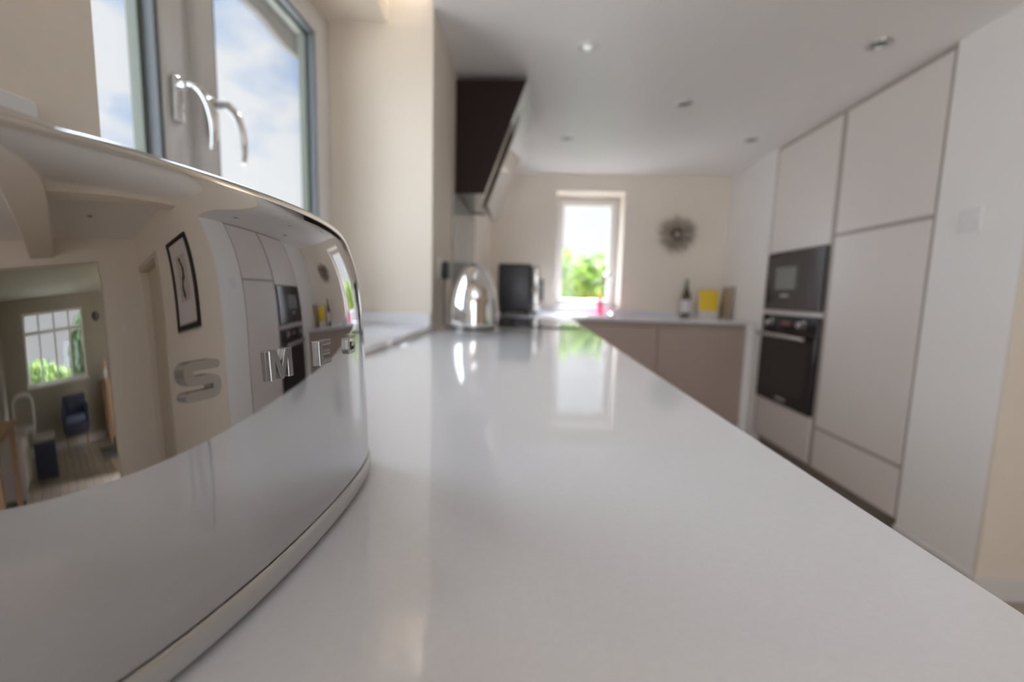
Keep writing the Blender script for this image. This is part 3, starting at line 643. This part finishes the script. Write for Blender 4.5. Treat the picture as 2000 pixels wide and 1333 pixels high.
# ------------------------------------------------------------------ hall: framed picture, oak table
pf = thing('framed_picture', (2.39, 1.575, 0.06), 'tall black framed ink drawing on hall wall, mirrored in the toaster', 'picture')
x0, x1, z0, z1 = 2.10, 2.68, 0.06, 1.01
prof_rect(MB(), 'y', x0, x1, z0, z1, 0.05, 1.557, 1.5845).build('frame', 'frame_black', pf, bevel=0.003)
MB().box(x0+0.05, x1-0.05, 1.575, 1.579, z0+0.05, z1-0.05).build('mount', 'mount', pf)
MB().box(x0+0.17, x1-0.17, 1.573, 1.5745, z0+0.24, z1-0.22).build('paper', 'paper', pf)
m = MB()
for i in range(40):
    t = i/39; zc = z0+0.28+t*0.40; xc = 2.39+0.03*math.sin(t*7); a = random.uniform(0, PI); ln = random.uniform(0.015, 0.055)*(1.2-abs(t-0.45))
    m.tube([(xc-math.cos(a)*ln, 1.5722, zc-math.sin(a)*ln), (xc+0.006, 1.5722, zc), (xc+math.cos(a)*ln, 1.5722, zc+math.sin(a)*ln)], [0.001, random.uniform(0.009, 0.022), 0.001], 5)
m.build('ink_sprig', 'ink', pf)
tb = thing('dining_table', (3.35, -1.05, FL), 'oak dining table with square legs at the edge of toaster reflection', 'table')
MB().box(2.75, 3.95, -1.75, -0.48, -0.39, -0.35).build('tabletop', 'oak', tb, bevel=0.004)
for lx in (2.81, 3.89):
    for ly in (-1.69, -0.54): MB().box(lx-0.035, lx+0.035, ly-0.035, ly+0.035, FL, -0.391).build('leg', 'oak', tb, bevel=0.003)

# ------------------------------------------------------------------ living room
ac = thing('armchair', (6.35, 0.42, FL), 'small navy armchair below the living room window', 'armchair')
MB().rbox(6.14, 6.60, 0.16, 0.70, -0.86, -0.70, 0.03).build('seat', 'navy', ac, smooth=True)
MB().rbox(6.16, 6.50, 0.22, 0.64, -0.70, -0.64, 0.025).build('cushion', 'navy_light', ac, smooth=True)
MB().rbox(6.50, 6.62, 0.16, 0.70, -0.70, -0.38, 0.04).build('backrest', 'navy', ac, smooth=True)
for ya, yb in ((0.13, 0.21), (0.65, 0.73)): MB().rbox(6.16, 6.60, ya, yb, -0.82, -0.50, 0.03).build('arm', 'navy', ac, smooth=True)
for lx in (6.19, 6.56):
    for ly in (0.20, 0.66): MB().tube([(lx, ly, FL), (lx, ly, -0.85)], [0.012, 0.02], 10).build('leg', 'oak', ac, smooth=True)
po = thing('footstool', (5.45, -0.22, FL), 'black box footstool with pale lid beside the grey sofa', 'footstool')
MB().rbox(5.25, 5.62, -0.42, -0.05, FL, -0.72, 0.01).build('box', 'navy', po)
MB().rbox(5.24, 5.63, -0.43, -0.04, -0.719, -0.68, 0.012).build('lid', 'sofa_fabric', po, smooth=True)
so = thing('sofa', (4.95, -0.76, FL), 'pale grey fabric sofa along the living room wall', 'sofa')
MB().rbox(4.25, 5.15, -1.03, -0.50, FL+0.06, -0.72, 0.05).build('base', 'sofa_fabric', so, smooth=True)
MB().rbox(4.40, 5.0, -0.88, -0.48, -0.719, -0.60, 0.05).build('seat_cushion', 'sofa_white', so, smooth=True)
MB().rbox(4.25, 5.15, -1.04, -0.88, -0.719, -0.32, 0.05).build('backrest', 'sofa_fabric', so, smooth=True)
for xa in (4.22, 5.02): MB().rbox(xa, xa+0.16, -1.02, -0.48, FL+0.06, -0.52, 0.05).build('arm', 'sofa_fabric', so, smooth=True)
for lx in (4.3, 5.1):
    for ly in (-0.98, -0.55): MB().lathe([(0, 0), (0.02, 0), (0.025, 0.07), (0, 0.07)], (lx, ly, FL), 14).build('leg', 'dark_wood', so)
ch = thing('white_chair', (5.95, -0.62, FL), 'white open-backed chair in corner behind the footstool', 'chair')
MB().rbox(5.72, 6.15, -0.85, -0.42, -0.66, -0.62, 0.012).build('seat', 'sofa_white', ch, smooth=True)
m = MB(); m.tube(smoothprof([(6.12, -0.83, -0.63), (6.15, -0.83, -0.36), (6.15, -0.74, -0.26), (6.15, -0.53, -0.26), (6.15, -0.44, -0.36), (6.12, -0.44, -0.63)], 5), 0.03, 10); m.build('backrest', 'sofa_white', ch, smooth=True)
for lx in (5.75, 6.12):
    for ly in (-0.82, -0.45): MB().tube([(lx, ly, FL), (lx, ly, -0.655)], 0.018, 10).build('leg', 'sofa_white', ch, smooth=True)
ds = thing('dresser', (6.5, 1.50, FL), 'oak dresser against the wall right of living room window', 'dresser')
MB().box(6.30, 6.98, 1.19, 1.95, FL+0.08, -0.30).build('body', 'oak', ds, bevel=0.004)
MB().box(6.27, 6.98, 1.16, 1.98, -0.299, -0.27).build('top', 'oak', ds, bevel=0.004)
for k in range(3): 
    dw = MB().box(6.283, 6.299, 1.22, 1.92, -0.99+0.23*k, -0.78+0.23*k).build('drawer', 'oak', ds, bevel=0.003)
    MB().lathe([(0, -0.02), (0.014, -0.018), (0.008, -0.006), (0.008, 0)], (6.283, 1.57, -0.885+0.23*k), 14, 'x').build('knob', 'dark_wood', dw, smooth=True)
for x in (6.33, 6.94):
    for y in (1.22, 1.92): MB().box(x-0.02, x+0.02, y-0.02, y+0.02, FL, FL+0.08).build('foot', 'oak', ds)
vs = thing('vase', (6.45, 1.24, -0.27), 'small terracotta and white vase on the oak dresser', 'vase')
MB().lathe([(0, 0), (0.04, 0), (0.055, 0.05), (0.05, 0.10), (0.025, 0.14), (0.03, 0.16), (0, 0.16)], (6.45, 1.24, -0.27), 24).build('lower_body', 'sofa_white', vs, smooth=True)
MB().lathe([(0, 0.1605), (0.03, 0.165), (0.045, 0.20), (0.03, 0.24), (0, 0.25)], (6.45, 1.24, -0.27), 24).build('upper_body', 'terracotta', vs, smooth=True)
tag(MB().lathe([(0, -0.03), (0.07, -0.03), (0.085, -0.02), (0.09, 0)], (6.998, 1.20, 0.78), 32, 'x').build('wall_clock', 'dark_wood', smooth=True), 'dark round wall clock right of the living room window', 'clock')
tag(MB().box(5.45, 6.25, 0.88, 1.60, FL, FL+0.012).build('doormat', 'rug_grey'), 'dark grey mat on the floor before the oak dresser', 'mat')

# ------------------------------------------------------------------ outside
m = MB(); m.box(-30, -0.90, -30, 30, FL-0.25, FL-0.15); m.box(7.15, 40, -30, 30, FL-0.25, FL-0.15); m.box(-0.90, 7.15, 4.35, 30, FL-0.25, FL-0.15); m.box(-0.90, 7.15, -30, -2.75, FL-0.25, FL-0.15)
m.build('ground', 'paving_grey', **S)
# eaves over the worktop window, lower edge cut in soft waves
prof = [(-0.96, 1.72), (-0.96, 1.62)]
pts = []
for i in range(61):
    y = 0.2 + 4.0*i/60; pts.append(y)
m = MB(); zt_ = 1.50
up_ = [(y, zt_) for y in reversed(pts)]; lo = [(y, 1.26 - 0.018*abs(math.sin(y*9)) - 0.02*math.sin(y*3.1)) for y in pts]
m.prism(lo+up_, 'x', -1.33, -1.30); m.box(-1.30, -0.901, 0.2, 4.2, 1.33, 1.37); m.build('roof_eaves', 'render_grey', **S)
def foliage(name, cx, cy, rx, ry, h, n, m_, label, size=0.09, cat='hedge', trunk=False):
    o = thing(name, (cx, cy, FL-0.15), label, cat)
    m = MB()
    for i in range(n):
        u = random.random()*2*PI; v = random.uniform(-0.6, 1.0); r = random.uniform(0.75, 1.0); 
        w_ = math.sqrt(max(0, 1-v*v)); nz = noise.noise(Vector((math.cos(u)*2+cx, math.sin(u)*2, v*3)))*0.35+1
        p = Vector((cx+rx*w_*math.cos(u)*r*nz, cy+ry*w_*math.sin(u)*r*nz, FL-0.15 + h*(0.38+0.58*v*r*nz)))
        a = Vector((random.gauss(0, 1), random.gauss(0, 1), random.gauss(0, 1))).normalized()*size*random.uniform(0.6, 1.3); b = a.orthogonal().normalized()*size*0.4
        V_ = [m.bm.verts.new(p+q) for q in (-a, b, a, -b)]; m.bm.faces.new(V_)
    m.build('leaves', m_, o, kind='stuff')
    m = MB()
    for k in range(5):
        a = k*1.3; m.tube([(cx+0.05*math.cos(a), cy+0.05*math.sin(a), FL-0.15), (cx+rx*0.4*math.cos(a), cy+ry*0.4*math.sin(a), FL-0.15+h*0.5)], [0.05, 0.015], 6)
    m.build('stem', 'bark', o)
foliage('hedge_bush', 0.55, 7.0, 1.1, 0.7, 1.95, 5200, 'leaf_bright', 'bright green leafy bush seen through far kitchen window', cat='bush')
foliage('hedge_bush', 3.1, 8.6, 1.1, 0.7, 2.1, 3800, 'leaf_bright', 'green leafy bush behind and right of the bush outside far window', cat='bush')
foliage('hedge_bush', 10.3, -0.5, 0.8, 1.1, 1.55, 4500, 'leaf_bright', 'low green bush outside living room window, mirrored in the toaster', cat='bush')
foliage('garden_tree', 12.6, 1.45, 0.85, 0.8, 2.9, 5000, 'leaf_dark', 'tall dark green tree outside living room window, mirrored in the toaster', cat='tree')
